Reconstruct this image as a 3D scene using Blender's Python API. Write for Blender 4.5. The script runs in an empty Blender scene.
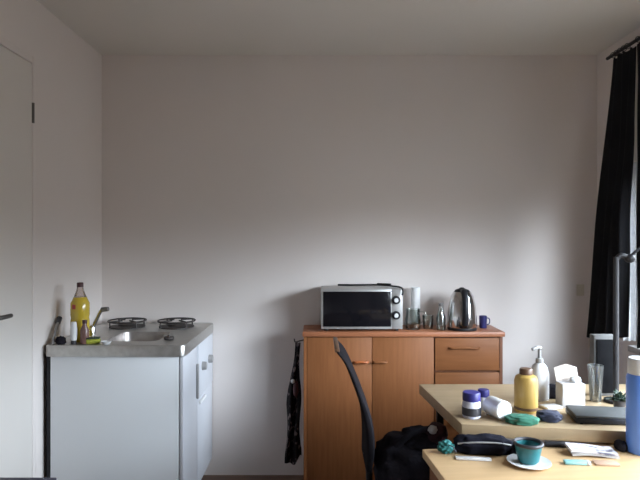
import bpy, bmesh, math, random
from mathutils import Vector, Matrix, noise
random.seed(7)
S = bpy.context.scene
COL = S.collection
PI = math.pi
F, H, D = 571.0, 1.40, 3.40          # focal length in px of the 640 px frame, eye height, distance to the back wall

def at(px, py, Y):                    # photo pixel at depth Y -> room coordinates (metres)
    return Vector(((px - 320) * Y / F, Y, H - (py - 240) * Y / F))

# ------------------------------------------------------------------ materials
def mat(name, col, rough=0.6, metal=0.0, col2=None, scale=8.0, stretch=(1, 1, 1), bump=0.0, bscale=60.0,
        spec=0.5, coat=0.0, trans=0.0, lo=0.35, hi=0.65, detail=3.0):
    m = bpy.data.materials.new(name); m.use_nodes = True
    nt = m.node_tree; b = nt.nodes['Principled BSDF']
    b.inputs['Base Color'].default_value = (*col, 1)
    b.inputs['Roughness'].default_value = rough
    b.inputs['Metallic'].default_value = metal
    b.inputs['Specular IOR Level'].default_value = spec
    b.inputs['Coat Weight'].default_value = coat
    b.inputs['Transmission Weight'].default_value = trans
    tc = nt.nodes.new('ShaderNodeTexCoord')
    mp = nt.nodes.new('ShaderNodeMapping'); mp.inputs['Scale'].default_value = stretch
    nt.links.new(tc.outputs['Object'], mp.inputs['Vector'])
    if col2:
        n = nt.nodes.new('ShaderNodeTexNoise'); n.inputs['Scale'].default_value = scale; n.inputs['Detail'].default_value = detail
        r = nt.nodes.new('ShaderNodeValToRGB')
        r.color_ramp.elements[0].position = lo; r.color_ramp.elements[0].color = (*col, 1)
        r.color_ramp.elements[1].position = hi; r.color_ramp.elements[1].color = (*col2, 1)
        nt.links.new(mp.outputs['Vector'], n.inputs['Vector'])
        nt.links.new(n.outputs['Fac'], r.inputs['Fac'])
        nt.links.new(r.outputs['Color'], b.inputs['Base Color'])
    if bump:
        n2 = nt.nodes.new('ShaderNodeTexNoise'); n2.inputs['Scale'].default_value = bscale; n2.inputs['Detail'].default_value = 4
        bp = nt.nodes.new('ShaderNodeBump'); bp.inputs['Strength'].default_value = bump; bp.inputs['Distance'].default_value = 0.01
        nt.links.new(mp.outputs['Vector'], n2.inputs['Vector'])
        nt.links.new(n2.outputs['Fac'], bp.inputs['Height']); nt.links.new(bp.outputs['Normal'], b.inputs['Normal'])
    return m

def glass(name, tint=(0.92, 0.95, 0.94), gloss=0.12, rough=0.05):
    m = bpy.data.materials.new(name); m.use_nodes = True
    nt = m.node_tree; nt.nodes.clear()
    o = nt.nodes.new('ShaderNodeOutputMaterial'); mx = nt.nodes.new('ShaderNodeMixShader')
    t = nt.nodes.new('ShaderNodeBsdfTransparent'); g = nt.nodes.new('ShaderNodeBsdfGlossy')
    fr = nt.nodes.new('ShaderNodeFresnel'); fr.inputs['IOR'].default_value = 1.45
    ad = nt.nodes.new('ShaderNodeMath'); ad.operation = 'MULTIPLY_ADD'; ad.inputs[1].default_value = 0.8; ad.inputs[2].default_value = gloss * 0.5
    ad.use_clamp = True
    t.inputs['Color'].default_value = (*tint, 1); g.inputs['Roughness'].default_value = rough
    nt.links.new(fr.outputs['Fac'], ad.inputs[0]); nt.links.new(ad.outputs[0], mx.inputs['Fac'])
    nt.links.new(t.outputs[0], mx.inputs[1]); nt.links.new(g.outputs[0], mx.inputs[2])
    nt.links.new(mx.outputs[0], o.inputs['Surface'])
    return m

WALL = mat('wall_paint', (0.73, 0.675, 0.645), 0.75, col2=(0.75, 0.69, 0.66), scale=2.0, bump=0.05, bscale=90, spec=0.3)
CEIL = mat('ceiling_paint', (0.74, 0.71, 0.66), 0.85, col2=(0.76, 0.72, 0.68), scale=1.5, bump=0.05, bscale=80, spec=0.2)
FLOOR = mat('floor_laminate', (0.10, 0.055, 0.04), 0.5, col2=(0.16, 0.09, 0.06), scale=3, stretch=(1, 9, 1), detail=6)
DOORM = mat('door_paint', (0.72, 0.68, 0.64), 0.55, col2=(0.74, 0.70, 0.66), scale=2)
STEEL_DK = mat('dull_dark_metal', (0.12, 0.115, 0.11), 0.45, 0.8, col2=(0.16, 0.15, 0.14), scale=20)
PVC = mat('white_window_frame', (0.7, 0.7, 0.7), 0.4, col2=(0.72, 0.72, 0.72))
SILL = mat('grey_sill', (0.38, 0.36, 0.34), 0.5, col2=(0.42, 0.40, 0.38), scale=14)
LAC = mat('white_lacquer', (0.73, 0.75, 0.77), 0.35, col2=(0.75, 0.77, 0.79), scale=2)
SPKG = mat('speaker_grey', (0.10, 0.10, 0.098), 0.7, col2=(0.12, 0.118, 0.115), scale=9)
BLACKM = mat('matt_black', (0.008, 0.008, 0.009), 0.9, col2=(0.012, 0.012, 0.013), scale=20, spec=0.03)
LACD = mat('door_lacquer', (0.56, 0.57, 0.61), 0.4, col2=(0.58, 0.59, 0.63), scale=2)
LAC2 = mat('white_plastic', (0.78, 0.78, 0.78), 0.35, col2=(0.74, 0.75, 0.76), scale=6)
SINK = mat('brushed_steel', (0.46, 0.45, 0.43), 0.36, 0.9, col2=(0.56, 0.55, 0.53), scale=30, stretch=(1, 12, 1))
BASIN = mat('basin_steel', (0.36, 0.33, 0.32), 0.4, 0.85, col2=(0.46, 0.43, 0.41), scale=20)
CHROME = mat('chrome', (0.75, 0.75, 0.76), 0.14, 1.0, col2=(0.8, 0.8, 0.8), scale=5)
BLACK = mat('black_plastic', (0.010, 0.010, 0.012), 0.5, col2=(0.015, 0.014, 0.017), scale=10, spec=0.3)
BLACKG = mat('black_gloss', (0.006, 0.006, 0.008), 0.12, col2=(0.009, 0.008, 0.010), scale=10, spec=0.35)
IRON = mat('black_enamel', (0.02, 0.017, 0.016), 0.55, col2=(0.04, 0.03, 0.028), scale=30)
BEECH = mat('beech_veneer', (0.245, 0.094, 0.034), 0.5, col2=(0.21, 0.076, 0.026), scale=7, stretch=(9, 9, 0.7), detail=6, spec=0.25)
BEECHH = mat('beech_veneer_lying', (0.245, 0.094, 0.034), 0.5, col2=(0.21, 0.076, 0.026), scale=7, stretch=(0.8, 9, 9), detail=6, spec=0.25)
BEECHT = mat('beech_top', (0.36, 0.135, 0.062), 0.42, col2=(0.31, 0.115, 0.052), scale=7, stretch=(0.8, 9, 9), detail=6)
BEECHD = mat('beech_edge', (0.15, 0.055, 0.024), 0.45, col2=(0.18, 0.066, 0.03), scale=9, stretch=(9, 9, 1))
PULL = mat('orange_wood_pull', (0.42, 0.12, 0.035), 0.4, col2=(0.36, 0.10, 0.03), scale=12)
MAPLE = mat('maple_top', (0.46, 0.335, 0.20), 0.5, col2=(0.415, 0.30, 0.175), scale=5, stretch=(0.8, 9, 6), detail=6)
MAPLE2 = mat('pale_maple_top', (0.72, 0.48, 0.255), 0.45, col2=(0.66, 0.435, 0.225), scale=5, stretch=(0.8, 9, 6), detail=6)
SILVER = mat('silver_paint', (0.42, 0.41, 0.40), 0.4, 0.5, col2=(0.46, 0.45, 0.44), scale=9)
KETTLE = mat('polished_steel', (0.62, 0.61, 0.61), 0.14, 1.0, col2=(0.66, 0.65, 0.65), scale=6)
CURT = mat('black_curtain_cloth', (0.010, 0.010, 0.012), 0.7, col2=(0.014, 0.014, 0.016), scale=6, bump=0.1, bscale=200, spec=0.08)
STRIPM = mat('white_strip_cloth', (0.75, 0.75, 0.76), 0.9, col2=(0.66, 0.67, 0.68), scale=60, spec=0.1)
CLOTHDK = mat('black_cloth', (0.012, 0.011, 0.014), 0.85, col2=(0.022, 0.02, 0.026), scale=14, bump=0.4, bscale=90, spec=0.05)
PRINT = mat('black_red_white_print', (0.012, 0.009, 0.010), 0.85, col2=(0.22, 0.17, 0.17), scale=30, lo=0.56, hi=0.66, bump=0.3, bscale=60, spec=0.2, detail=1.5)
MESHBK = mat('chair_shell', (0.010, 0.009, 0.011), 0.9, col2=(0.017, 0.015, 0.017), scale=18, spec=0.03)
YELLOW = mat('yellow_oil', (0.52, 0.37, 0.035), 0.2, col2=(0.58, 0.42, 0.05), scale=10, coat=0.3)
MUSTARD = mat('mustard_plastic', (0.43, 0.27, 0.07), 0.4, col2=(0.49, 0.32, 0.09), scale=14, stretch=(6, 6, 1))
BROWN = mat('brown_cap', (0.09, 0.045, 0.025), 0.45, col2=(0.12, 0.06, 0.03), scale=15)
DKRED = mat('dark_red_cap', (0.055, 0.012, 0.016), 0.45, col2=(0.07, 0.015, 0.02), scale=15)
REDM = mat('red_print', (0.40, 0.05, 0.03), 0.5, col2=(0.46, 0.07, 0.04), scale=15)
PURP = mat('purple_brown_liquid', (0.16, 0.085, 0.075), 0.25, col2=(0.21, 0.11, 0.09), scale=20)
SPONGE = mat('yellow_green_sponge', (0.46, 0.47, 0.06), 0.95, col2=(0.36, 0.40, 0.05), scale=60, bump=0.6, bscale=120)
WHITE = mat('plain_white', (0.72, 0.72, 0.72), 0.4, col2=(0.67, 0.68, 0.69), scale=8)
OFFW = mat('off_white_card', (0.52, 0.50, 0.50), 0.7, col2=(0.47, 0.46, 0.46), scale=9)
BEIGE = mat('beige_card', (0.50, 0.43, 0.38), 0.75, col2=(0.55, 0.47, 0.42), scale=9)
NAVY = mat('navy_plastic', (0.018, 0.02, 0.10), 0.4, col2=(0.026, 0.028, 0.13), scale=9)
BLUELID = mat('violet_blue_lid', (0.020, 0.017, 0.14), 0.45, col2=(0.028, 0.023, 0.18), scale=9)
BLUE = mat('sky_blue_bottle', (0.11, 0.26, 0.78), 0.35, col2=(0.13, 0.29, 0.82), scale=6)
PALEBLUE = mat('pale_blue_label', (0.52, 0.55, 0.72), 0.45, col2=(0.72, 0.72, 0.78), scale=40)
GREEN = mat('green_cloth', (0.022, 0.125, 0.08), 0.85, col2=(0.032, 0.165, 0.105), scale=18, bump=0.3, bscale=80)
TEAL = mat('teal_glaze', (0.010, 0.12, 0.14), 0.3, col2=(0.016, 0.17, 0.19), scale=14)
TEALC = mat('teal_cloth', (0.015, 0.12, 0.115), 0.85, col2=(0.025, 0.17, 0.165), scale=20, bump=0.3)
CYAN = mat('pale_cyan_packet', (0.26, 0.56, 0.58), 0.45, col2=(0.34, 0.64, 0.66), scale=20)
GREY = mat('grey_metal', (0.20, 0.195, 0.20), 0.4, 0.5, col2=(0.24, 0.23, 0.24), scale=9)
DKGREY = mat('dark_grey_paint', (0.042, 0.041, 0.043), 0.6, col2=(0.055, 0.053, 0.055), scale=9, spec=0.1)
GREYP = mat('mid_grey_plastic', (0.27, 0.265, 0.26), 0.5, col2=(0.31, 0.30, 0.30), scale=9)
LAPTOP = mat('laptop_shell', (0.045, 0.048, 0.048), 0.55, 0.0, col2=(0.06, 0.062, 0.06), scale=4)
PAPERM = mat('printed_paper', (0.72, 0.70, 0.74), 0.7, col2=(0.16, 0.15, 0.20), scale=26, stretch=(1, 3, 1), lo=0.52, hi=0.66)
TANP = mat('tan_card', (0.50, 0.32, 0.22), 0.7, col2=(0.55, 0.37, 0.26), scale=12)
LEAF = mat('dark_leaf', (0.022, 0.045, 0.028), 0.5, col2=(0.05, 0.085, 0.055), scale=20)
POT = mat('dark_pot', (0.03, 0.03, 0.034), 0.5, col2=(0.045, 0.043, 0.05), scale=14)
SWITCH = mat('cream_plastic', (0.60, 0.55, 0.45), 0.5, col2=(0.58, 0.53, 0.43), scale=6)
GL = glass('clear_glass', (0.86, 0.89, 0.88), 0.14)
GLW = glass('frosted_glass', (0.90, 0.92, 0.93), 0.55, 0.45)
GLN = glass('bottle_neck_glass', (0.86, 0.80, 0.78), 0.12)
PANE = glass('window_glass', (0.96, 0.98, 0.98), 0.0, 0.02)
CUPM = glass('grey_clear_plastic', (0.72, 0.74, 0.73), 0.3, 0.3)

# ------------------------------------------------------------------ mesh helpers
def bx(bm, x0, x1, y0, y1, z0, z1, bev=0.0, seg=2):
    r = bmesh.ops.create_cube(bm, size=1.0)
    vs = r['verts']
    bmesh.ops.scale(bm, vec=(x1 - x0, y1 - y0, z1 - z0), verts=vs)
    bmesh.ops.translate(bm, vec=((x0 + x1) / 2, (y0 + y1) / 2, (z0 + z1) / 2), verts=vs)
    if bev:
        es = list({e for v in vs for e in v.link_edges})
        bmesh.ops.bevel(bm, geom=es, offset=bev, segments=seg, affect='EDGES', profile=0.5)

def prism(bm, pts, z0, z1, bev=0.0):
    a = [bm.verts.new((p[0], p[1], z0)) for p in pts]; b = [bm.verts.new((p[0], p[1], z1)) for p in pts]
    n = len(pts); fs = [bm.faces.new(a[::-1]), bm.faces.new(b)]
    for i in range(n):
        fs.append(bm.faces.new((a[i], a[(i + 1) % n], b[(i + 1) % n], b[i])))
    bmesh.ops.recalc_face_normals(bm, faces=fs)
    if bev:
        es = list({e for f in fs for e in f.edges})
        bmesh.ops.bevel(bm, geom=es, offset=bev, segments=2, affect='EDGES', profile=0.5)

def lathe(bm, prof, n=28, c=(0, 0, 0), M=None):
    rings = []
    for r, z in prof:
        if r < 1e-5:
            rings.append([bm.verts.new((0, 0, z))])
        else:
            rings.append([bm.verts.new((r * math.cos(2 * PI * k / n), r * math.sin(2 * PI * k / n), z)) for k in range(n)])
    fs = []
    for a, b in zip(rings, rings[1:]):
        if len(a) == 1 and len(b) == 1: continue
        for k in range(n):
            k2 = (k + 1) % n
            if len(a) == 1: fs.append(bm.faces.new((a[0], b[k2], b[k])))
            elif len(b) == 1: fs.append(bm.faces.new((a[k], a[k2], b[0])))
            else: fs.append(bm.faces.new((a[k], a[k2], b[k2], b[k])))
    vs = [v for r in rings for v in r]
    if M is not None: bmesh.ops.transform(bm, matrix=M, verts=vs)
    bmesh.ops.translate(bm, vec=c, verts=vs)
    bmesh.ops.recalc_face_normals(bm, faces=fs)

def tube(bm, pts, r, n=10, cap=True):
    pts = [Vector(p) for p in pts]; rs = r if isinstance(r, (list, tuple)) else [r] * len(pts)
    rings = []; ref = None
    for i, p in enumerate(pts):
        t = (pts[min(i + 1, len(pts) - 1)] - pts[max(i - 1, 0)]).normalized()
        if ref is None: ref = t.orthogonal().normalized()
        ref = (ref - t * ref.dot(t)).normalized(); bn = t.cross(ref)
        rings.append([bm.verts.new(p + rs[i] * (ref * math.cos(2 * PI * k / n) + bn * math.sin(2 * PI * k / n))) for k in range(n)])
    fs = []
    for a, b in zip(rings, rings[1:]):
        for k in range(n): fs.append(bm.faces.new((a[k], a[(k + 1) % n], b[(k + 1) % n], b[k])))
    if cap: fs += [bm.faces.new(rings[0][::-1]), bm.faces.new(rings[-1])]
    bmesh.ops.recalc_face_normals(bm, faces=fs)

def smooth_path(pts, k=6):
    pts = [Vector(p) for p in pts]; P = [pts[0]] + pts + [pts[-1]]; out = []
    for i in range(1, len(P) - 2):
        for j in range(k):
            t = j / k
            out.append(0.5 * (2 * P[i] + (P[i + 1] - P[i - 1]) * t + (2 * P[i - 1] - 5 * P[i] + 4 * P[i + 1] - P[i + 2]) * t * t + (3 * P[i] - P[i - 1] - 3 * P[i + 1] + P[i + 2]) * t ** 3))
    return out + [pts[-1]]

def sheet(bm, fn, nu, nv, thick):
    """closed cloth: fn(u,v)->Vector, both faces and the rim"""
    g = [[Vector(fn(i / nu, j / nv)) for j in range(nv + 1)] for i in range(nu + 1)]
    A, B = [], []
    for i in range(nu + 1):
        ra, rb = [], []
        for j in range(nv + 1):
            du = g[min(i + 1, nu)][j] - g[max(i - 1, 0)][j]; dv = g[i][min(j + 1, nv)] - g[i][max(j - 1, 0)]
            n = du.cross(dv); n = n.normalized() if n.length > 1e-9 else Vector((0, 0, 1))
            ra.append(bm.verts.new(g[i][j] + n * thick / 2)); rb.append(bm.verts.new(g[i][j] - n * thick / 2))
        A.append(ra); B.append(rb)
    fs = []
    for i in range(nu):
        for j in range(nv):
            fs.append(bm.faces.new((A[i][j], A[i + 1][j], A[i + 1][j + 1], A[i][j + 1])))
            fs.append(bm.faces.new((B[i][j], B[i][j + 1], B[i + 1][j + 1], B[i + 1][j])))
        for j in (0, nv): fs.append(bm.faces.new((A[i][j], A[i + 1][j], B[i + 1][j], B[i][j])))
    for j in range(nv):
        for i in (0, nu): fs.append(bm.faces.new((A[i][j], A[i][j + 1], B[i][j + 1], B[i][j])))
    bmesh.ops.recalc_face_normals(bm, faces=fs)

def blob(bm, c, rad, amp=0.15, freq=3.0, flat=None, sub=4, seed=0, power=1.0):
    """soft lumpy bag: squashed sphere with noise and a flattened underside"""
    r = bmesh.ops.create_icosphere(bm, subdivisions=sub, radius=1.0)
    for v in r['verts']:
        d = v.co.copy()
        if power != 1.0: d = Vector([math.copysign(abs(t) ** power, t) for t in d])
        k = 1 + amp * noise.noise(v.co * freq + Vector((seed * 3.1, seed, -seed)))
        p = Vector((d.x * rad[0] * k, d.y * rad[1] * k, d.z * rad[2] * k))
        if flat is not None and p.z < -flat: p.z = -flat
        v.co = p + Vector(c)

def obj(name, bm, m, parent=None, loc=None, smooth=True, rot=None):
    me = bpy.data.meshes.new(name)
    if smooth:
        for f in bm.faces: f.smooth = True
        for e in bm.edges:
            if len(e.link_faces) == 2 and e.calc_face_angle(0) > 0.7: e.smooth = False
    bm.to_mesh(me); bm.free()
    me.materials.append(m)
    o = bpy.data.objects.new(name, me); COL.objects.link(o)
    if parent: o.parent = parent
    if loc is not None: o.location = loc
    if rot is not None: o.rotation_euler = rot
    return o

def nb(): return bmesh.new()
def tag(o, label, cat, group=None):
    o['label'] = label; o['category'] = cat
    if group: o['group'] = group
    return o
def thing(name, label, cat, loc=(0, 0, 0), rotz=0.0, group=None):
    o = bpy.data.objects.new(name, None); COL.objects.link(o); o.empty_display_size = 0.05
    o.location = loc; o.rotation_euler = (0, 0, rotz)
    return tag(o, label, cat, group)
def struct(name, bm, m, parent=None):
    o = obj(name, bm, m, parent)
    if parent is None: o['kind'] = 'structure'
    return o
def box_obj(name, m, parent, *a, bev=0.0):
    b = nb(); bx(b, *a, bev=bev); return obj(name, b, m, parent)
def lathe_obj(name, m, parent, prof, n=28, c=(0, 0, 0), M=None):
    b = nb(); lathe(b, prof, n, c, M); return obj(name, b, m, parent)

# ------------------------------------------------------------------ the room
GLOW, GLOW_POW, GLOW_GAIN, SKY_GAIN = (.46, -.88, .12), 13.0, 165.0, 26.5
XL, XR, YF, ZC = -1.30, 1.65, -1.6, 2.50
WY0, WY1, WZ0, WZ1 = 0.65, 2.86, 0.87, 1.80     # window opening in the right wall
b = nb(); bx(b, XL - .2, XR + .2, YF - .2, D + .2, -.12, 0); struct('floor', b, FLOOR)
b = nb(); bx(b, XL - .2, XR + .2, YF - .2, D + .2, ZC, ZC + .12); struct('ceiling', b, CEIL)
b = nb(); bx(b, XL - .2, XR + .2, D, D + .2, 0, ZC); struct('wall_back', b, WALL)
b = nb(); bx(b, XL - .2, XL, YF, D, 0, ZC); struct('wall_left', b, WALL)
b = nb(); bx(b, XL - .2, XR + .2, YF - .2, YF, 0, ZC); struct('wall_front', b, WALL)
b = nb()
bx(b, XR, XR + .10, YF, WY0, 0, ZC); bx(b, XR, XR + .10, WY1, D, 0, ZC)
bx(b, XR, XR + .10, WY0, WY1, 0, WZ0); bx(b, XR, XR + .10, WY0, WY1, WZ1, ZC)
struct('wall_right', b, WALL)

# door in the left wall
dY0, dY1, dZ = 1.70, 2.56, 2.19
b = nb(); bx(b, XL, XL + .010, dY0, dY1, 0.004, dZ, bev=.004)
door = struct('door_1', b, DOORM)
b = nb()
bx(b, XL, XL + .0105, dY1 + .002, dY1 + .036, 0, dZ + .036, bev=.003); bx(b, XL, XL + .0105, dY0 - .036, dY0 - .002, 0, dZ + .036, bev=.003)
bx(b, XL, XL + .0105, dY0 - .002, dY1 + .002, dZ + .003, dZ + .036, bev=.003)
obj('door_frame', b, WALL, door)
b = nb()
tube(b, [(XL + .012, dY1 + .002, 1.925), (XL + .012, dY1 + .002, 2.015)], .007)
obj('hinge', b, STEEL_DK, door)
hy, hz = 2.285, 1.094
b = nb(); lathe(b, [(0, 0), (.022, 0), (.022, .008), (0, .008)], 20, (XL + .010, hy - .05, hz), Matrix.Rotation(PI / 2, 4, 'Y'))
tube(b, smooth_path([(XL + .012, hy - .05, hz), (XL + .045, hy - .05, hz), (XL + .05, hy - .02, hz), (XL + .05, hy + .025, hz)]), .009)
obj('door_handle', b, STEEL_DK, door)

# window: frame, panes, handle
b = nb()
fx0, fx1 = XR + .03, XR + .075
for y0, y1 in ((WY0, WY0 + .05), (WY1 - .05, WY1), (1.75, 1.80),): bx(b, fx0, fx1, y0, y1, WZ0, WZ1, bev=.004)
bx(b, fx0, fx1, WY0, WY1, WZ0, WZ0 + .05, bev=.004); bx(b, fx0, fx1, WY0, WY1, WZ1 - .05, WZ1, bev=.004)
win = struct('window_1', b, PVC)
for y0, y1 in ((.70, 1.75), (1.80, 2.81)):
    box_obj('pane', PANE, win, XR + .05, XR + .054, y0, y1, WZ0 + .05, WZ1 - .05)
b = nb()
tube(b, [(XR + .035, 1.775, 1.33), (XR - .01, 1.775, 1.33), (XR - .015, 1.775, 1.23)], .009); obj('window_handle', b, BLACK, win)
b = nb(); bx(b, XR - .10, XR + .10, WY0 - .03, WY1 + .02, WZ0 - .03, WZ0, bev=.004); struct('trim_1', b, SILL)

# wall switch on the back wall
t = thing('light_switch', 'small cream light switch on the wall beside the curtain', 'light switch', (at(580, 290, D).x, D, at(580, 290, D).z))
box_obj('plate', SWITCH, t, -.022, .022, -.009, 0, -.034, .034, bev=.003)
box_obj('rocker', SWITCH, t, -.013, .013, -.014, -.008, -.022, .022, bev=.002)

# ------------------------------------------------------------------ curtains
def curtain(label, y0t, y1t, y0b, y1b, xt, xb, xb1, zt, zb, zb1, folds, amp, ph, close):
    def fn(u, v):                      # u along the rail, v from top to bottom
        yt = y0t + (y1t - y0t) * u; yb = y0b + (y1b - y0b) * u
        y = yt + (yb - yt) * v; z = zt + (zb + (zb1 - zb) * u - zt) * v
        k = min(1, max(0, (v - .30) / .35)); y -= close * u * (1 - k * k * (3 - 2 * k))
        x = xt + (xb + (xb1 - xb) * u - xt) * v
        a = amp * (0.55 + 0.6 * v)
        w = math.sin(2 * PI * folds * u + ph)
        return (x + a * w + .006 * math.sin(7 * v + 9 * u), y + .35 * a * math.cos(2 * PI * folds * u + ph), z + .006 * math.sin(2 * PI * folds * u))
    t = thing('curtain', label, 'curtain', (xt, (y0t + y1t) / 2, zt))
    b = nb(); sheet(b, fn, int(folds * 20), 24, .006)
    for v in b.verts: v.co -= Vector(t.location)
    obj('drape', b, CURT, t)
    for k in range(int(folds) + 1):
        y = y0t + (y1t - y0t) * (k + .3) / (folds + .4) - (y0t + y1t) / 2
        b = nb(); tube(b, [(.014 * math.cos(2 * PI * q / 14), y, .020 + .014 * math.sin(2 * PI * q / 14)) for q in range(15)], .002, 6, cap=False)
        obj('curtain_ring', b, BLACK, t)
    return t
curtain('black curtain panel hanging nearest the back corner of the room', 3.02, 2.865, 2.99, 2.735, 1.545, 1.385, 1.462, 2.354, .893, .936, 4, .017, 1.2, .055)
curtain('black curtain panel cut by the right edge of the photo', 2.785, 2.68, 2.695, 2.62, 1.545, 1.500, 1.505, 2.354, .90, .90, 2, .012, .4, 0)
t = thing('added_white_strip', 'narrow white cloth strip added behind the black panels to catch window light', 'curtain', (1.60, 2.95, 1.34))  # added cloth: brightens the curtain gap and trims the light patch on the wall
b = nb(); sheet(b, lambda u, v: (-.030 + .074 * u, .012 * math.sin(2 * PI * 2.5 * u), .455 - .915 * v), 40, 6, .004); obj('drape', b, STRIPM, t)
b = nb(); tube(b, [(-.032, 0, .461), (.048, 0, .461)], .004, 8); obj('rod', b, WHITE, t)
t = thing('curtain_rail', 'thin dark curtain rail running above the black curtains', 'curtain rail', (1.545, 1.5, 2.375))
b = nb(); tube(b, [(0, -1.2, 0), (0, 1.57, 0)], .009); obj('rail', b, BLACK, t)
for y in (-1.1, 0.3, 1.55):
    b = nb(); tube(b, [(0, y, .006), (.05, y, .015), (.104, y, .015)], .006, 8); obj('bracket', b, BLACK, t)

# ------------------------------------------------------------------ kitchen unit in the left corner
kx0, kx1, ky0, ky1 = -1.262, -.640, 2.672, 3.392
t = thing('kitchen_cabinet', 'white kitchen cabinet in the left corner under the steel worktop', 'kitchen cabinet', ((kx0 + kx1) / 2, (ky0 + ky1) / 2, 0))
ox, oy = (kx0 + kx1) / 2, (ky0 + ky1) / 2
def kb(name, m, x0, x1, y0, y1, z0, z1, bev=0.0, par=None): return box_obj(name, m, par or t, x0 - ox, x1 - ox, y0 - oy, y1 - oy, z0, z1, bev=bev)
b = nb()
bx(b, kx0 - ox, kx1 - .0195 - ox, ky0 + .0175 - oy, ky1 - .0175 - oy, .10, .118)
bx(b, kx0 - ox, kx1 - .0195 - ox, ky1 - .017 - oy, ky1 - oy, .10, 0.855)
bx(b, kx0 - ox, kx0 + .010 - ox, ky0 + .0175 - oy, ky1 - .0175 - oy, .1185, 0.855)
obj('carcass', b, LAC, t)
kb('end_panel', LAC, kx0, kx1 - .022, ky0, ky0 + .017, 0, 0.855, .002)
kb('back_panel', BLACK, kx0 - .017, kx0 - .002, ky0 + .001, ky1, 0, 0.855)  # black strip standing in for the deep shade between unit and wall
kb('plinth', LAC2, kx0 + .02, kx1 - .06, ky0 + .02, ky1, 0, .10)
d1 = kb('door', LACD, kx1 - .018, kx1, ky0 + .001, 2.985, .105, 0.851, .003)
d2 = kb('door', LACD, kx1 - .018, kx1, 2.990, ky1, .105, .560, .003)
b = nb(); bx(b, kx1 + .001 - ox, kx1 + .014 - ox, 2.945 - oy, 2.960 - oy, .58, .76, bev=.004); obj('handle', b, GREYP, d1)
b = nb(); bx(b, kx1 + .001 - ox, kx1 + .014 - ox, 3.01 - oy, 3.15 - oy, .535, .550, bev=.004); obj('handle', b, LAC2, d2)
cp = kb('control_panel', LACD, kx1 - .018, kx1 + .004, 2.990, ky1, .565, 0.851, .004)
for yy in (3.09, 3.27):
    b = nb(); lathe(b, [(0, 0), (.024, 0), (.021, .022), (0, .022)], 20, (kx1 + .004 - ox, yy - oy, .72), Matrix.Rotation(PI / 2, 4, 'Y')); obj('knob', b, GREYP, cp)

# worktop with basin, tap and two burners
wx0, wx1, wy0, wy1, wz0, wz1 = -1.288, -.630, 2.660, 3.398, .8565, .909
t = thing('sink_worktop', 'stainless steel sink worktop with two black burners', 'worktop', ((wx0 + wx1) / 2, (wy0 + wy1) / 2, wz0))
ox, oy, oz = t.location
def rr(x0, x1, y0, y1, r, corners):
    out = []
    for (cx, cy, a0, on) in ((x1 - r, y1 - r, 0, corners[0]), (x0 + r, y1 - r, 90, corners[1]), (x0 + r, y0 + r, 180, corners[2]), (x1 - r, y0 + r, 270, corners[3])):
        if on:
            for q in range(7):
                a = math.radians(a0 + 15 * q); out.append((cx + r * math.cos(a), cy + r * math.sin(a)))
        else:
            a = math.radians(a0 + 45); out.append((cx + r * math.copysign(1, math.cos(a)), cy + r * math.copysign(1, math.sin(a))))
    return out
sx0, sx1, sy0, sy1, sr = -1.055, -.795, 2.785, 3.075, .05
def worktop_mesh():
    bm = nb()
    hole = rr(sx0, sx1, sy0, sy1, sr, (1, 1, 1, 1)); n = len(hole)
    cx, cy = (sx0 + sx1) / 2, (sy0 + sy1) / 2
    outer = rr(wx0, wx1, wy0, wy1, .03, (1, 1, 1, 1))
    rows = []
    for z, ps in ((wz0, hole), (wz0, outer), (wz1 - .006, outer)): rows.append([bm.verts.new((p[0] - ox, p[1] - oy, z - oz)) for p in ps])
    ins = [(p[0] + (cx - p[0]) * .010, p[1] + (cy - p[1]) * .010) for p in outer]
    ins2 = [(p[0] + (cx - p[0]) * .045, p[1] + (cy - p[1]) * .045) for p in outer]
    for z, ps in ((wz1, ins), (wz1 - .003, ins2), (wz1 - .003, hole)): rows.append([bm.verts.new((p[0] - ox, p[1] - oy, z - oz)) for p in ps])
    rows.append(rows[0])
    fs = []
    for a, c in zip(rows, rows[1:]):
        for i in range(n): fs.append(bm.faces.new((a[i], a[(i + 1) % n], c[(i + 1) % n], c[i])))
    bmesh.ops.recalc_face_normals(bm, faces=fs)
    return bm
obj('steel_top', worktop_mesh(), SINK, t)
b = nb()
rings = []
for z, g in ((wz1 - .004, .001), (wz1 - .02, .004), (.775, .012), (.762, .03)):
    rings.append([b.verts.new((p[0] - ox, p[1] - oy, z - oz)) for p in rr(sx0 + g, sx1 - g, sy0 + g, sy1 - g, sr, (1, 1, 1, 1))])
for a, c in zip(rings, rings[1:]):
    for i in range(len(a)): b.faces.new((a[i], c[i], c[(i + 1) % len(a)], a[(i + 1) % len(a)]))
b.faces.new(rings[-1])
basin = obj('sink_basin', b, BASIN, t)
lathe_obj('drain', CHROME, basin, [(0, 0), (.03, 0), (.034, .003), (.036, 0)], 20, ((sx0 + sx1) / 2 - ox, (sy0 + sy1) / 2 - oy, .763 - oz))
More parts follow.
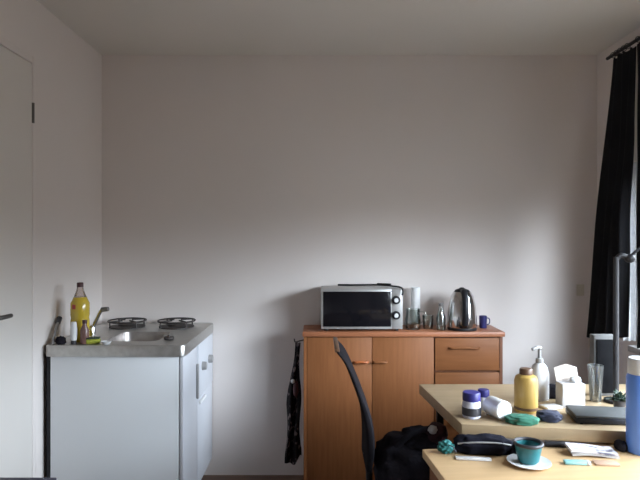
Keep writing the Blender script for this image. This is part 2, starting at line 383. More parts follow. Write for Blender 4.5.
for cx, cy, r in ((-1.095, 3.245, .098), (-.815, 3.245, .098)):
    bu = lathe_obj('burner', IRON, t, [(0, 0), (r, 0), (r, .006), (r * .55, .010), (r * .5, .018), (r * .25, .020), (0, .020)], 32, (cx - ox, cy - oy, wz1 - .003 - oz))
    b = nb()
    ring = [(cx - ox + r * 1.05 * math.cos(2 * PI * q / 28), cy - oy + r * 1.05 * math.sin(2 * PI * q / 28), .0335 + wz1 - oz) for q in range(29)]
    tube(b, ring, .005, 6, cap=False)
    for q in range(4):
        a = PI / 4 + q * PI / 2; ca, sa = math.cos(a), math.sin(a)
        tube(b, [(cx - ox + r * 1.05 * ca, cy - oy + r * 1.05 * sa, wz1 - oz), (cx - ox + r * 1.05 * ca, cy - oy + r * 1.05 * sa, wz1 - oz + .034), (cx - ox + r * .3 * ca, cy - oy + r * .3 * sa, wz1 - oz + .036)], .005, 6)
    obj('pan_support', b, IRON, bu)
fx, fy = -1.148, 2.875
fa = lathe_obj('tap', CHROME, t, [(0, 0), (.024, 0), (.024, .006), (.018, .012), (.017, .055), (.012, .066), (0, .068)], 20, (fx - ox, fy - oy, wz1 - .003 - oz))
b = nb(); tube(b, smooth_path([(fx - ox, fy - oy, wz1 - oz + .04), (fx + .02 - ox, fy - oy, wz1 - oz + .085), (fx + .045 - ox, fy - .01 - oy, wz1 - oz + .13), (fx + .058 - ox, fy - .015 - oy, wz1 - oz + .143)]), .009); obj('spout', b, CHROME, fa)
b = nb(); tube(b, [(fx + .054 - ox, fy - .015 - oy, wz1 - oz + .142), (fx + .09 - ox, fy - .02 - oy, wz1 - oz + .146)], [.012, .011]); obj('spout_tip', b, GREY, fa)

WT = wz1 - .003 + .0005
# things on the worktop
t = thing('oil_bottle', 'tall yellow cooking oil bottle with a dark red cap on the worktop', 'bottle', (-1.172, 2.79, WT))
lathe_obj('body', YELLOW, t, [(0, 0), (.040, 0), (.044, .006), (.044, .10), (.041, .115), (.044, .13), (.044, .185), (.030, .215), (0, .216)], 28)
lathe_obj('neck', GLN, t, [(0, .214), (.030, .2155), (.018, .245), (.014, .266), (0, .267)], 24)
lathe_obj('cap', DKRED, t, [(0, .264), (.0155, .264), (.0155, .283), (.013, .286), (0, .286)], 20)
b = nb(); 
for q in range(7):
    pass
def patch(r, a0, a1, z0, z1, n=10, th=.0008):
    bm = nb(); sheet(bm, lambda u, v: (r * math.cos(a0 + (a1 - a0) * u), r * math.sin(a0 + (a1 - a0) * u), z0 + (z1 - z0) * v), n, 2, th); return bm
b.free()
obj('red_print', patch(.0446, -2.1, -1.65, .160, .182), REDM, t)
t = thing('soap_tube', 'slim white tube standing in front of the yellow oil bottle', 'tube', (-1.168, 2.708, WT))
b = nb(); lathe(b, [(0, .018), (.013, .018), (.015, .03), (.016, .07), (.012, .105), (0, .106)], 20); obj('body', b, WHITE, t)
lathe_obj('cap', POT, t, [(0, 0), (.012, 0), (.012, .017), (0, .017)], 18)
t = thing('sauce_bottle', 'small purple-brown bottle between the oil bottle and the tap', 'bottle', (-1.122, 2.722, WT))
lathe_obj('body', PURP, t, [(0, 0), (.018, 0), (.020, .004), (.020, .065), (.010, .088), (.009, .098), (0, .098)], 22)
lathe_obj('cap', DKRED, t, [(0, .096), (.011, .096), (.011, .112), (0, .112)], 18)
t = thing('scouring_pad', 'small crumpled dark scouring pad at the left end of the worktop', 'scouring pad', (-1.228, 2.705, WT))
b = nb(); blob(b, (0, 0, .016), (.024, .02, .022), .35, 4, flat=.016, sub=3, seed=2); obj('pad', b, CLOTHDK, t)
t = thing('dish_brush', 'thin dark dish brush leaning on the left wall', 'brush', (-1.2585, 2.685, WT))
b = nb(); tube(b, [(0, 0, .004), (-.012, .055, .05), (-.020, .10, .088)], [.005, .006, .007]); obj('handle', b, GREYP, t)
b = nb(); tube(b, [(-.020, .10, .088), (-.024, .125, .11)], [.012, .014]); obj('brush_head', b, POT, t)
t = thing('sponge', 'yellow-green kitchen sponge beside the tap', 'sponge', (-1.083, 2.728, WT), .2)
box_obj('foam', SPONGE, t, -.030, .030, -.018, .018, 0, .022, bev=.005)
box_obj('scrub_layer', LEAF, t, -.030, .030, -.018, .018, .0221, .029, bev=.002)
t = tag(lathe_obj('bowl', WHITE, None, [(0, 0), (.014, 0), (.024, .014), (.0225, .014), (.013, .003), (0, .003)], 22), 'tiny white dish on the front rim of the worktop', 'dish'); t.location = (-1.012, 2.705, WT)
t = thing('sink_plug', 'small black sink plug right of the basin', 'plug', (-.752, 2.84, WT))
lathe_obj('stopper', IRON, t, [(0, 0), (.022, 0), (.026, .006), (.024, .012), (.008, .014), (.006, .022), (0, .023)], 20)

# ------------------------------------------------------------------ sideboard
sx0, sx1, sy0, sy1 = -.090, 1.003, 3.135, 3.392
t = thing('sideboard', 'orange-brown wooden sideboard with two doors and a stack of drawers against the back wall', 'sideboard', (sx0, sy0, 0))
def sb(name, m, x0, x1, y0, y1, z0, z1, bev=0.0, par=None): return box_obj(name, m, par or t, x0 - sx0, x1 - sx0, y0 - sy0, y1 - sy0, z0, z1, bev=bev)
sxd1, sxd2 = at(372, 0, sy0).x, at(434, 0, sy0).x
sb('side_panel', BEECH, sx0, sx0 + .018, sy0 + .0, sy1, 0, .869)
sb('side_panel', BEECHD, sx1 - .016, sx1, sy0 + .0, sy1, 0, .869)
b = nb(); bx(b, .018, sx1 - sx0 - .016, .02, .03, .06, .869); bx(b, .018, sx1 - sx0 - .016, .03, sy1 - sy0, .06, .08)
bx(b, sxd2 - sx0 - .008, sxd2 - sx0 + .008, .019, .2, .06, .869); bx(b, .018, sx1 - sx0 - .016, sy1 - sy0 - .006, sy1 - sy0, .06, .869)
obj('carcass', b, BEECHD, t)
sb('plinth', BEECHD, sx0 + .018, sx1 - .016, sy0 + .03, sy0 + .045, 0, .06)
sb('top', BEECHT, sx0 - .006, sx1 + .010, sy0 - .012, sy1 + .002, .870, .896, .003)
def pull(par, cx, cz, w, m=PULL, gap=.016):
    b = nb(); y = -.001
    tube(b, smooth_path([(cx - w, y, cz), (cx - w * .8, y - gap, cz), (cx, y - gap * 1.15, cz + .003), (cx + w * .8, y - gap, cz), (cx + w, y, cz)]), .0065, 8)
    obj('handle', b, m, par)
dA = sb('door', BEECH, sx0 + .0195, sxd1 - .0015, sy0 - .0005, sy0 + .018, .064, .866, .0015)
dB = sb('door', BEECH, sxd1 + .0015, sxd2 - .0015, sy0 - .0005, sy0 + .018, .064, .866, .0015)
pz = at(0, 362, sy0).z
pull(dA, at(361, 0, sy0).x - sx0, pz, .036); pull(dB, at(380, 0, sy0).x - sx0, pz, .036, BEECH)
z1 = .862
for i, hgt in enumerate((.178, .2, .2, .2)):
    z0 = max(z1 - hgt, .064)
    dr = sb('drawer', BEECHH, sxd2 + .006, sx1 - .0185, sy0 - .0005, sy0 + .018, z0, z1, .0015)
    pull(dr, at(464, 0, sy0).x - sx0, (z0 + z1) / 2 + .035, .082, BEECHH)
    z1 = z0 - .012

ST = .8965
# microwave
mx0, mx1, my0, mz1 = at(321, 0, 3.15).x, at(402.5, 0, 3.15).x, 3.15, at(0, 289, 3.15).z
t = thing('microwave', 'small silver microwave with a black glass door on the sideboard', 'microwave', ((mx0 + mx1) / 2, 3.265, ST))
w = (mx1 - mx0) / 2; h = mz1 - ST
box_obj('body', SILVER, t, -w, w, -.105, .115, .010, h, bev=.006)
dr = box_obj('door', SILVER, t, -w, w - .060, -.118, -.1055, .012, h - .001, bev=.003)
box_obj('door_glass', BLACKG, dr, -w + .012, w - .064, -.1205, -.1175, .026, h - .014, bev=.001)
box_obj('control_panel', SILVER, t, w - .059, w, -.118, -.1055, .012, h - .001, bev=.003)
for z in (h * .74, h * .38):
    k = lathe_obj('knob', BLACK, t, [(0, 0), (.024, 0), (.023, .010), (.017, .0105), (0, .0105)], 24, (w - .036, -.1182, z), Matrix.Rotation(PI / 2, 4, 'X'))
    lathe_obj('knob_face', WHITE, k, [(0, .0106), (.012, .0106), (.011, .020), (0, .020)], 20, (w - .036, -.1182, z), Matrix.Rotation(PI / 2, 4, 'X'))
for x in (-w + .03, w - .03):
    for y in (-.085, .095): lathe_obj('foot', BLACK, t, [(0, 0), (.012, 0), (.012, .0098), (0, .0098)], 14, (x, y, 0))
# cable on top of the microwave
b = nb()
zt = mz1 + .0055
tube(b, smooth_path([(.105, 3.37, zt), (.20, 3.36, zt), (.30, 3.35, zt + .002), (.375, 3.30, zt + .003), (.42, 3.22, zt + .004), (.444, 3.165, zt + .003), (.452, 3.136, zt - .004), (.453, 3.125, zt - .022), (.450, 3.122, zt - .038)]), .0052, 8)
tube(b, [(.335, 3.325, zt + .009), (.40, 3.235, zt + .013)], .0055, 8)
tag(obj('power_cable', b, BLACK), 'black cable lying over the top of the microwave', 'cable')

# glassware beside the microwave
def glass_at(px, Y): return at(px, 0, Y).x
t = thing('paper_cylinder', 'tall pale white cylinder behind the glass jug', 'cylinder', (glass_at(415.5, 3.335), 3.335, ST))
lathe_obj('tube', WHITE, t, [(0, 0), (.027, 0), (.027, .225), (.024, .228), (.020, .225), (.020, .004), (0, .004)], 24)
t = thing('glass_jug', 'clear glass jug with a dark bottom next to the microwave', 'jug', (glass_at(413, 3.225), 3.225, ST))
lathe_obj('body', GL, t, [(0, 0), (.036, 0), (.041, .006), (.043, .05), (.038, .095), (.041, .115), (.039, .115), (.036, .095), (.040, .05), (.038, .010), (0, .010)], 28)
lathe_obj('contents', BROWN, t, [(0, .0102), (.0375, .0102), (.0395, .032), (0, .033)], 24)
b = nb(); tube(b, smooth_path([(.038, -.002, .10), (.063, -.01, .095), (.066, -.01, .06), (.042, -.002, .035)]), .004, 8); obj('handle', b, GL, t)
t = tag(lathe_obj('drinking_glass', GL, None, [(0, 0), (.026, 0), (.028, .004), (.033, .075), (.031, .075), (.026, .008), (0, .008)], 24), 'short clear drinking glass between the jug and the glass bottle', 'glass'); t.location = (glass_at(428, 3.25), 3.25, ST)
t = thing('glass_bottle', 'small clear glass bottle left of the steel kettle', 'bottle', (glass_at(441, 3.20), 3.20, ST))
lathe_obj('body', GL, t, [(0, 0), (.024, 0), (.026, .004), (.026, .07), (.014, .10), (.012, .135), (.010, .135), (.011, .10), (.023, .07), (.023, .006), (0, .006)], 24)
lathe_obj('stopper', GREYP, t, [(0, .132), (.0095, .132), (.013, .137), (.013, .150), (0, .152)], 18)

# kettle
t = thing('kettle', 'polished steel electric kettle with a black handle on the sideboard', 'kettle', (glass_at(462, 3.215), 3.215, ST))
lathe_obj('base', BLACK, t, [(0, 0), (.080, 0), (.082, .008), (.078, .016), (0, .016)], 32)
bd = lathe_obj('body', KETTLE, t, [(0, .0165), (.080, .0165), (.082, .022), (.080, .08), (.074, .14), (.062, .19), (.048, .213), (0, .214)], 40)
lathe_obj('lid', BLACK, t, [(0, .2142), (.044, .2142), (.036, .224), (.018, .230), (.010, .236), (0, .237)], 28)
b = nb()
hp = smooth_path([(-.004, -.040, .216), (-.006, -.075, .214), (-.008, -.105, .17), (-.008, -.113, .10), (-.008, -.095, .04)])
n0 = len(hp)
tube(b, hp, [.017] * n0, 12); obj('handle', b, BLACK, t)
b = nb(); bmesh.ops.create_cone(b, cap_ends=True, segments=12, radius1=.020, radius2=.010, depth=.045, matrix=Matrix.Translation((.035, .058, .185)) @ Matrix.Rotation(-.9, 4, 'X')); obj('spout', b, KETTLE, bd)
# small navy mug
t = thing('mug', 'small navy blue mug right of the kettle', 'mug', (glass_at(483, 3.27), 3.27, ST))
lathe_obj('cup', NAVY, t, [(0, 0), (.019, 0), (.021, .004), (.022, .070), (.019, .070), (.018, .006), (0, .006)], 24)
b = nb(); tube(b, smooth_path([(.020, 0, .058), (.036, 0, .052), (.036, 0, .026), (.020, 0, .018)]), .0035, 8); obj('handle', b, NAVY, t)

# printed cloth hanging at the side of the sideboard
t = thing('hanging_scarf', 'dark scarf with a red and white print hanging beside the sideboard', 'scarf', (-.142, 3.25, .14))
def scarf(u, v):
    z = .675 * (1 - v) + .0 * v
    wl = .004 - .044 * min(1, v * 1.9) - .010 * v            # left rim drifts outwards on the way down
    wr = .028
    x = wl + (wr - wl) * u
    x += .006 * math.sin(11 * v + 3 * u)
    y = .03 * math.sin(2 * PI * 1.6 * u + 4 * v) * (0.35 + .65 * v)
    if v > .9: z -= .02 * math.sin(5 * u)
    return (x, y, z + .012 * math.sin(9 * u) * v)
b = nb(); sheet(b, scarf, 22, 40, .006); sc = obj('cloth', b, PRINT, t)
b = nb(); blob(b, (-.012, -.030, .463), (.012, .010, .012), .3, 3, sub=3); obj('white_pompom', b, WHITE, sc)
b = nb(); blob(b, (.006, -.034, .42), (.016, .010, .045), .3, 3, sub=3, seed=4); obj('red_tassel', b, DKRED, sc)
t2 = thing('wall_hook', 'small dark hook on the side of the sideboard holding the scarf', 'hook', (-.091, 3.25, .82))
b = nb(); tube(b, smooth_path([(0, 0, .012), (-.022, 0, .006), (-.05, 0, 0), (-.055, 0, .018)]), .004, 8); obj('peg', b, STEEL_DK, t2)

# ------------------------------------------------------------------ office chair, side on
CY = 2.30
c0 = at(368, 480, CY)
t = thing('office_chair', 'black office chair seen side on with a thin curved backrest', 'chair', (.36, CY, 0))
ox = .36
prof = [(336.5, 345.5), (345, 356), (354, 377), (361, 396), (366, 414), (368, 436), (366.5, 458)]
cl = [at(px, py, CY) for px, py in prof]
th = [.011, .017, .021, .026, .034, .036, .026]
def back(u, v):
    pass
path = smooth_path([(p.x, 0, p.z) for p in cl], 5)
thp = []
for i in range(len(th) - 1):
    for j in range(5): thp.append(th[i] + (th[i + 1] - th[i]) * j / 5)
thp.append(th[-1])
b = nb(); NW = 12; rows = []
for i, p in enumerate(path):
    tn = (path[min(i + 1, len(path) - 1)] - path[max(i - 1, 0)]).normalized(); nrm = Vector((tn.z, 0, -tn.x))
    hw = .17 * (0.80 + .2 * math.sin(PI * min(1, .15 + .8 * i / len(path))))
    row = []
    for k in range(2 * NW):
        a = 2 * PI * k / (2 * NW)
        sy = math.copysign(abs(math.cos(a)) ** .35, math.cos(a)); sn = math.copysign(abs(math.sin(a)) ** .6, math.sin(a))
        row.append(b.verts.new((p.x - ox + nrm.x * sn * thp[i] / 2, sy * hw, p.z + nrm.z * sn * thp[i] / 2)))
    rows.append(row)
for r0, r1 in zip(rows, rows[1:]):
    for k in range(2 * NW): b.faces.new((r0[k], r0[(k + 1) % (2 * NW)], r1[(k + 1) % (2 * NW)], r1[k]))
b.faces.new(rows[0]); b.faces.new(rows[-1]); bmesh.ops.recalc_face_normals(b, faces=b.faces)
bk = obj('backrest', b, MESHBK, t)
b = nb(); tp = path[0]; bx(b, tp.x - ox - .010, tp.x - ox + .008, -.14, .14, tp.z - .002, tp.z + .012, bev=.004); obj('top_rim', b, BROWN, bk)
b = nb()
s0 = at(366.5, 452, CY)
tube(b, smooth_path([(s0.x - ox, 0, s0.z), (at(369, 470, CY).x - ox, 0, at(369, 470, CY).z), (at(371, 488, CY).x - ox, 0, at(371, 488, CY).z), (-.10, 0, .372), (0, 0, .372)]), .014, 10); obj('back_support', b, BLACK, t)
b = nb(); bx(b, -.13, .25, -.20, .20, .385, .43, bev=.02); obj('seat', b, MESHBK, t)
lathe_obj('column', STEEL_DK, t, [(0, .09), (.026, .09), (.026, .24), (.018, .24), (.018, .36), (.05, .362), (.05, .384), (0, .384)], 20, (.06, 0, 0))
for q in range(5):
    a = 2 * PI * q / 5 + .3; ca, sa = math.cos(a), math.sin(a)
    b = nb(); tube(b, [(.06 + .02 * ca, .02 * sa, .105), (.06 + .27 * ca, .27 * sa, .072)], [.020, .013]); lg = obj('leg', b, BLACK, t)
    b = nb(); lathe(b, [(0, -.011), (.022, -.011), (.027, -.006), (.027, .006), (.022, .011), (0, .011)], 18, (.06 + .27 * ca, .27 * sa, .0275), Matrix.Rotation(a, 4, 'Z') @ Matrix.Rotation(PI / 2, 4, 'X'))
    tube(b, [(.06 + .27 * ca, .27 * sa, .0275), (.06 + .27 * ca, .27 * sa, .072)], .006, 8); obj('caster', b, BLACK, lg)

# rucksack lying on the seat
t = thing('rucksack', 'black rucksack slumped on the office chair seat', 'rucksack', (.365, 2.24, .4305))
b = nb(); blob(b, (-.015, 0, .085), (.145, .12, .115), .22, 2.6, flat=.085, sub=4, seed=5, power=.85); 
for v in b.verts: v.co.x = max(v.co.x, -.148 + .01 * (v.co.z > .12))
body = obj('bag', b, CLOTHDK, t)
b = nb(); blob(b, (.035, -.01, .185), (.095, .08, .050), .32, 3.4, sub=4, seed=9); obj('top_flap', b, CLOTHDK, body)
b = nb(); tube(b, smooth_path([(-.09, -.05, .16), (-.03, -.07, .225), (.03, -.06, .246), (.08, -.05, .242)]), .012, 8); obj('strap', b, CLOTHDK, body)
b = nb(); blob(b, (.082, -.055, .232), (.040, .045, .040), .3, 3.2, sub=3, seed=3); pk = obj('side_pocket', b, mat('dark_red_cloth', (.045, .008, .014), .9, col2=(.02, .008, .012), scale=20, bump=.4), body); pk['label'] = 'dark red side pocket'
b = nb(); blob(b, (.062, -.082, .252), (.018, .018, .016), .25, 3, sub=3, seed=6); wp = obj('white_patch', b, OFFW, body)

# ------------------------------------------------------------------ the two desks
UZ, LZ = .75, .70
up = [(.447, 2.577), (.500, 2.017), (1.38, 1.893), (1.38, 2.577)]
t = thing('desk', 'higher pale wooden desk behind the other, holding jars and bottles', 'desk', (.92, 2.3, 0))
b = nb(); prism(b, [(x - .92, y - 2.3) for x, y in up], .706, UZ, bev=.003); obj('desktop', b, MAPLE, t)
for x, y in ((.535, 2.052), (.535, 2.55), (1.34, 2.10), (1.34, 2.54)):
    b = nb(); bx(b, x - .015 - .92, x + .015 - .92, y - .015 - 2.3, y + .015 - 2.3, 0, .7055, bev=.003); obj('leg', b, BLACK, t)
lo0 = Vector((.342, 1.912)); ex = Vector((.9957, .093)); ey = Vector((.093, -.9957))
rot = math.atan2(.093, .9957)
t = thing('desk', 'lower pale wooden desk in front at the bottom right corner', 'desk', (lo0.x, lo0.y, 0), rot)
LW, LD = 1.02, .75
b = nb(); bx(b, 0, LW, -LD, 0, .672, LZ, bev=.003); obj('desktop', b, MAPLE2, t)
b = nb(); bx(b, .02, .038, -LD + .03, -.02, 0, .6715); obj('side_panel', b, BEECH, t)
b = nb(); bx(b, LW - .038, LW - .02, -LD + .03, -.02, 0, .6715); obj('side_panel', b, BEECH, t)
b = nb(); bx(b, .0385, LW - .0385, -.10, -.085, .30, .6715); obj('back_panel', b, BEECH, t)

def on(px, py, z):
    Y = F * (H - z) / (py - 240); return Vector(((px - 320) * Y / F, Y, z + .0005))
# ---- things on the higher desk
def jar(name, label, px, py, r, h, lidh, bodym, lidm, band=None):
    t = thing(name, label, 'jar', on(px, py, UZ))
    lathe_obj('body', bodym, t, [(0, 0), (r * .93, 0), (r, .005), (r, h - lidh - .008), (r * .9, h - lidh), (0, h - lidh)], 26)
    lathe_obj('lid', lidm, t, [(0, h - lidh + .0002), (r * .98, h - lidh + .0002), (r * .98, h - .004), (r * .9, h), (0, h)], 26)
    if band: lathe_obj('label_band', band, t, [(r + .0006, .010), (r + .0014, .010), (r + .0014, h * .42), (r + .0006, h * .42)], 26)
    return t
jar('jar', 'blue-lidded pale jar at the front left of the higher desk', 471.5, 417, .033, .092, .030, PALEBLUE, BLUELID, POT)
jar('jar', 'smaller blue-lidded jar tucked behind the white tub', 483.5, 409, .022, .075, .026, WHITE, BLUELID)
t = thing('tub', 'white plastic tub lying on its side beside the blue-lidded jar', 'tub', on(497, 417.5, UZ) + Vector((0, 0, .035)), .35)
M = Matrix.Rotation(PI / 2, 4, 'X')
lathe_obj('body', WHITE, t, [(0, -.042), (.032, -.042), (.0345, -.038), (.0345, .022), (0, .022)], 28, M=M)
lathe_obj('lid', LAC2, t, [(0, .0222), (.0348, .0222), (.0348, .038), (.031, .042), (0, .042)], 28, M=M)
t = thing('bottle', 'mustard yellow plastic bottle with a brown cap on the higher desk', 'bottle', on(526, 411, UZ))
lathe_obj('body', MUSTARD, t, [(0, 0), (.040, 0), (.043, .006), (.043, .115), (.038, .132), (.024, .140), (0, .140)], 30)
lathe_obj('cap', BROWN, t, [(0, .1402), (.024, .1402), (.024, .158), (.021, .162), (0, .162)], 24)
lathe_obj('base_band', BROWN, t, [(.0436, .010), (.0442, .010), (.0442, .020), (.0436, .020)], 30)
t = thing('pump_bottle', 'white pump dispenser bottle behind the mustard yellow bottle', 'bottle', on(539.5, 399, UZ))
lathe_obj('body', WHITE, t, [(0, 0), (.034, 0), (.037, .005), (.037, .105), (.028, .135), (.014, .148), (0, .148)], 26)
p = lathe_obj('pump', GREYP, t, [(0, .1482), (.015, .1482), (.015, .165), (.007, .168), (.006, .205), (0, .205)], 18)
b = nb(); tube(b, smooth_path([(.006, 0, .207), (-.012, -.004, .211), (-.034, -.01, .203)]), [.008] * 12 + [.006], 8); obj('nozzle', b, GREYP, p)
t = thing('pouch', 'folded green cloth pouch at the front edge below the yellow bottle', 'pouch', on(522, 423, UZ), -.1)
b = nb(); blob(b, (0, 0, .012), (.055, .036, .016), .22, 3, flat=.012, sub=4, seed=1, power=.75); obj('cloth', b, GREEN, t)
b = nb(); tube(b, [(-.04, -.027, .016), (.0, -.030, .018), (.04, -.026, .016)], .003, 6); obj('zip', b, LEAF, t)
t = thing('wallet', 'dark navy fabric wallet right of the green pouch', 'wallet', on(549, 420, UZ), -.15)
b = nb(); blob(b, (0, 0, .014), (.042, .035, .018), .2, 3, flat=.014, sub=4, seed=8, power=.7); obj('cover', b, mat('navy_cloth', (.02, .024, .05), .8, col2=(.035, .04, .075), scale=25, bump=.3), t)
t = thing('tissue_box', 'open white carton with a beige flap on the higher desk', 'carton', on(574, 408, UZ), .06)
box_obj('box', OFFW, t, -.045, .045, 0, .06, 0, .092, bev=.002)
b = nb(); sheet(b, lambda u, v: (-.043 + .092 * u, .058 + .018 * v, .092 + .062 * v - .014 * v * abs(u - .5) * 2), 8, 5, .003); obj('flap', b, BEIGE, t)
b = nb(); blob(b, (.02, .03, .10), (.022, .018, .016), .35, 4, sub=3, seed=11); obj('paper', b, WHITE, t)
t = thing('camera_case', 'small black case left of the white carton', 'case', on(551, 398, UZ))
b = nb(); blob(b, (0, 0, .026), (.03, .024, .032), .16, 3, flat=.026, sub=3, seed=12, power=.7); obj('shell', b, CLOTHDK, t)
box_obj('note_pad', WHITE, None, -.035, .035, -.025, .025, 0, .010, bev=.002); o = bpy.data.objects['note_pad']; o.location = on(551, 408, UZ); o.rotation_euler = (0, 0, .3); tag(o, 'small white notepad in front of the black case', 'notepad')
t = tag(lathe_obj('plastic_cup', CUPM, None, [(0, 0), (.021, 0), (.030, .145), (.0285, .145), (.0195, .004), (0, .004)], 26), 'tall grey clear plastic cup right of the white carton', 'cup'); t.location = on(595.5, 401, UZ)
t = thing('laptop', 'closed dark grey laptop near the front edge of the higher desk', 'laptop', on(603, 418, UZ) + Vector((-.005, -.042, 0)), -.13)
box_obj('base', BLACK, t, -.120, .105, -.045, .085, .003, .022, bev=.003)
box_obj('lid', LAPTOP, t, -.120, .105, -.045, .085, .0225, .031, bev=.003)
for x in (-.10, .085):
    for y in (-.035, .065): lathe_obj('foot', BLACK, t, [(0, 0), (.006, 0), (.006, .0028), (0, .0028)], 10, (x, y, 0))
# speaker
t = thing('speaker', 'upright black panel speaker with thin grey edges at the back of the higher desk', 'speaker', (at(605, 0, 2.38).x, 2.40, UZ + .0005))
box_obj('cabinet', SPKG, t, -.046, .050, -.022, .022, 0, .252, bev=.003)
box_obj('grille', BLACKM, t, -.038, .034, -.0265, -.0222, .012, .236, bev=.002)
# desk lamp
L = at(616, 0, 2.29)
t = thing('desk_lamp', 'grey desk lamp post with a black joint in front of the curtain', 'lamp', (L.x, 2.29, UZ + .0005))
lathe_obj('base', BLACK, t, [(0, 0), (.045, 0), (.045, .010), (.012, .016), (0, .016)], 28)
lt = at(0, 257, 2.29).z - UZ
b = nb(); tube(b, [(0, 0, .012), (0, 0, lt)], .011, 12); obj('post', b, DKGREY, t)
b = nb(); tube(b, smooth_path([(0, 0, lt - .01), (.02, 0, lt + .006), (.05, 0, lt - .002)]), .010, 10); blob(b, (.055, 0, lt - .006), (.021, .018, .018), .1, 3, sub=3); obj('joint', b, BLACK, t)
b = nb(); tube(b, [(.055, 0, lt), (.085, -.005, lt + .03), (.20, -.03, lt + .10)], .006, 8); arm = obj('arm', b, BLACK, t)
b = nb(); lathe(b, [(.012, .05), (.020, .045), (.055, -.03), (.052, -.03), (.018, .040), (.010, .046)], 24, (.225, -.035, lt + .075), Matrix.Rotation(-.5, 4, 'Y')); obj('shade', b, BLACK, arm)
# pot plant at the right
pp = Vector((1.148, 2.19, UZ + .0005))
t = thing('pot_plant', 'small dark leafy pot plant beside the blue bottle', 'plant', pp)
lathe_obj('pot', POT, t, [(0, 0), (.018, 0), (.025, .036), (.022, .036), (.02, .03), (0, .03)], 20)
b = nb(); rnd = random.Random(4)
for k in range(34):
    a = rnd.random() * 2 * PI; el = .1 + rnd.random() * 1.1; ln = .025 + .028 * rnd.random()
    d = Vector((math.cos(a) * math.cos(el), math.sin(a) * math.cos(el), math.sin(el))); s = d.cross(Vector((0, 0, 1))).normalized()
    o0 = Vector((0, 0, .03)) + d * .008
    p = [o0, o0 + d * ln * .55 + s * .009 + Vector((0, 0, .003)), o0 + d * ln - Vector((0, 0, .006)), o0 + d * ln * .55 - s * .009 + Vector((0, 0, .003))]
    up_ = s.cross(d).normalized() * .0006
    va = [b.verts.new(q + up_) for q in p]; vb = [b.verts.new(q - up_) for q in p]
    b.faces.new(va); b.faces.new(vb[::-1])
    for i in range(4): b.faces.new((va[i], vb[i], vb[(i + 1) % 4], va[(i + 1) % 4]))
obj('foliage', b, LEAF, t)

# ---- things on the lower desk
t = thing('bottle', 'big blue bottle with a white cap at the right edge', 'bottle', on(641.5, 452, LZ))
lathe_obj('body', BLUE, t, [(0, 0), (.043, 0), (.046, .006), (.046, .245), (.040, .258), (0, .258)], 34)
lathe_obj('cap', WHITE, t, [(0, .2585), (.041, .2585), (.041, .304), (.038, .310), (0, .310)], 30)
t = thing('cosmetic_bag', 'long black zipped pouch on the lower desk left of the teal cup', 'pouch', on(483, 452, LZ), -.09)
b = nb(); blob(b, (0, 0, .022), (.098, .038, .034), .16, 2.6, flat=.022, sub=5, seed=14, power=.8); bg = obj('case', b, mat('navy_black_cloth', (.008, .008, .013), .9, col2=(.014, .014, .021), scale=20, bump=.3, spec=.05), t)
b = nb(); tube(b, smooth_path([(-.085, -.022, .032), (-.03, -.034, .042), (.04, -.034, .042), (.085, -.022, .032)]), .003, 6); obj('zip', b, GREYP, bg)
b = nb(); blob(b, (.108, -.010, .012), (.026, .030, .028), .2, 3, flat=.012, sub=3, seed=15); obj('end_pocket', b, CLOTHDK, bg)
t = thing('tray', 'thin white tray lying under the front of the black pouch', 'tray', on(473, 459, LZ), -.12)
box_obj('sheet', OFFW, t, -.055, .055, -.012, .012, 0, .004, bev=.001)
box_obj('rim', WHITE, t, -.055, .055, -.015, -.0122, 0, .008, bev=.001)
t = thing('pouch', 'crumpled teal cloth pouch at the back left corner of the lower desk', 'pouch', on(446, 452, LZ), .2)
b = nb(); blob(b, (0, 0, .015), (.026, .024, .022), .35, 3, flat=.015, sub=4, seed=17); obj('cloth', b, TEALC, t)
b = nb(); tube(b, [(.0, -.018, .030), (.012, -.030, .026), (.022, -.030, .008)], .002, 6); obj('drawstring', b, POT, t)
pl = on(529, 464, LZ)
t = tag(lathe_obj('plate', WHITE, None, [(0, 0), (.040, 0), (.066, .008), (.066, .010), (.040, .0035), (0, .0035)], 36), 'small white plate under the teal cup on the lower desk', 'plate'); t.location = pl
t = thing('cup', 'teal cup with a dark rim standing on the white plate', 'cup', pl + Vector((.0, .006, .0040)))
lathe_obj('body', TEAL, t, [(0, 0), (.026, 0), (.032, .006), (.042, .055), (.0385, .055), (.029, .009), (0, .007)], 32)
b = nb(); tube(b, [(.0415 * math.cos(2 * PI * q / 32), .0415 * math.sin(2 * PI * q / 32), .059) for q in range(33)], .0055, 8, cap=False); obj('rim', b, POT, t)
t = thing('leaflet_stack', 'wad of printed white leaflets on the lower desk', 'leaflets', on(591, 454, LZ), -.12)
for i, (m_, dx, rz) in enumerate(((OFFW, .004, .05), (PAPERM, 0, 0))):
    b = nb(); sheet(b, lambda u, v: (-.072 + .144 * u + dx, -.034 + .068 * v, .006 + .009 * i + .004 * math.sin(4 * u + i)), 10, 4, .008)
    obj('page_block', b, m_, t)
t = thing('packet', 'pale cyan packet in front of the printed leaflets', 'packet', on(576, 464, LZ), -.08)
box_obj('wrapper', CYAN, t, -.036, .030, -.012, .012, 0, .010, bev=.003)
box_obj('white_end', WHITE, t, .0302, .042, -.012, .012, 0, .010, bev=.002)
t = tag(box_obj('card', TANP, None, -.036, .036, -.018, .018, 0, .005, bev=.001), 'tan card lying between the leaflets and the blue bottle', 'card'); t.location = on(606, 464, LZ); t.rotation_euler = (0, 0, -.1)
t = thing('marker_pen', 'short thick black marker pen left of the printed leaflets', 'pen', on(557, 447, LZ) + Vector((0, 0, .009)), -.1)
b = nb(); tube(b, [(-.040, 0, 0), (.012, 0, 0)], .009, 14); obj('barrel', b, BLACK, t)
b = nb(); tube(b, [(.0122, 0, 0), (.038, 0, 0)], .0095, 14); obj('cap', b, POT, t)
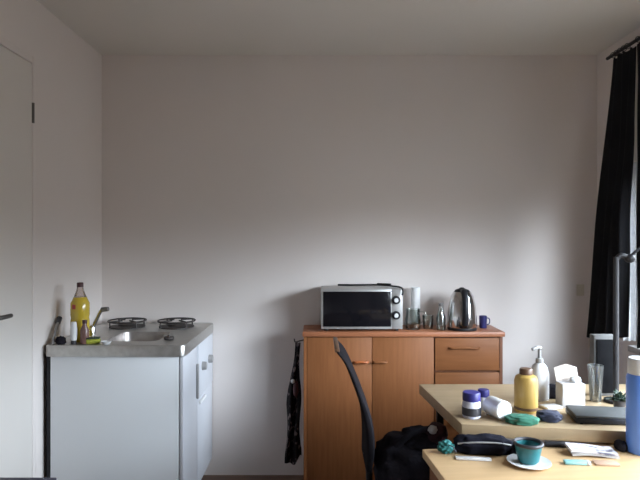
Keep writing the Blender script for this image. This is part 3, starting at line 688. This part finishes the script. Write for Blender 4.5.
t = thing('purse', 'small black purse between the leaflets and the blue bottle', 'purse', on(620.5, 450, LZ))
b = nb(); blob(b, (0, 0, .014), (.017, .024, .018), .2, 3, flat=.014, sub=3, seed=21, power=.8); obj('leather', b, CLOTHDK, t)

# ---- dark trunk cut by the lower left corner
bt = at(57, 477, 1.80)
t = thing('storage_box', 'black flat-topped box just showing in the bottom left corner', 'box', (-1.0875, 1.62, 0))
box_obj('body', BLACK, t, -.2, bt.x + 1.0875, -.18, .18, 0, bt.z - .04, bev=.006)
box_obj('lid', mat('dark_lid', (.03, .028, .045), .5, col2=(.045, .04, .06), scale=12), t, -.2, bt.x + 1.0875, -.18, .18, bt.z - .0395, bt.z, bev=.004)

# ------------------------------------------------------------------ daylight
wd = bpy.data.worlds.new('daylight'); S.world = wd; wd.use_nodes = True
nt = wd.node_tree; bgn = nt.nodes['Background']
tc = nt.nodes.new('ShaderNodeTexCoord'); sp = nt.nodes.new('ShaderNodeSeparateXYZ'); rp = nt.nodes.new('ShaderNodeValToRGB')
nt.links.new(tc.outputs['Generated'], sp.inputs[0]); nt.links.new(sp.outputs['Z'], rp.inputs['Fac']); nt.links.new(rp.outputs['Color'], bgn.inputs['Color'])
e = rp.color_ramp.elements
SKY_COL = (.80, .885, 1.0)
e[0].position = .05; e[0].color = (.05, .05, .05, 1); e[1].position = .26; e[1].color = (*SKY_COL, 1)
# the sky is brightest where the hidden sun stands behind thin cloud
dn = nt.nodes.new('ShaderNodeVectorMath'); dn.operation = 'NORMALIZE'; nt.links.new(tc.outputs['Generated'], dn.inputs[0])
dp = nt.nodes.new('ShaderNodeVectorMath'); dp.operation = 'DOT_PRODUCT'; nt.links.new(dn.outputs[0], dp.inputs[0])
dp.inputs[1].default_value = Vector(GLOW).normalized()
mx = nt.nodes.new('ShaderNodeMath'); mx.operation = 'MAXIMUM'; mx.inputs[1].default_value = 0; nt.links.new(dp.outputs['Value'], mx.inputs[0])
pw = nt.nodes.new('ShaderNodeMath'); pw.operation = 'POWER'; pw.inputs[1].default_value = GLOW_POW; nt.links.new(mx.outputs[0], pw.inputs[0])
ma = nt.nodes.new('ShaderNodeMath'); ma.operation = 'MULTIPLY_ADD'; ma.inputs[1].default_value = GLOW_GAIN; ma.inputs[2].default_value = SKY_GAIN
nt.links.new(pw.outputs[0], ma.inputs[0]); nt.links.new(ma.outputs[0], bgn.inputs['Strength'])
ld = bpy.data.lights.new('window_portal', 'AREA'); ld.shape = 'RECTANGLE'; ld.size = WY1 - WY0; ld.size_y = WZ1 - WZ0
ld.cycles.is_portal = True
lo = bpy.data.objects.new('window_portal', ld); COL.objects.link(lo); lo.location = (XR + .09, (WY0 + WY1) / 2, (WZ0 + WZ1) / 2)
lo.rotation_euler = (PI / 2, 0, PI / 2)

# ------------------------------------------------------------------ camera
cd = bpy.data.cameras.new('camera'); cd.sensor_width = 36; cd.lens = 36 * F / 640; cd.clip_start = .02
co = bpy.data.objects.new('camera', cd); COL.objects.link(co); co.location = (0, 0, H); co.rotation_euler = (PI / 2, 0, 0)
S.camera = co
S.cycles.use_denoising = True
S.cycles.diffuse_bounces = 8
S.cycles.max_bounces = 14
S.cycles.transparent_max_bounces = 16
vs = S.view_settings
S.display_settings.display_device = 'sRGB'
vs.view_transform = 'Standard'; vs.look = 'None'; vs.gamma = 1; vs.exposure = 0.55; vs.use_curve_mapping = False
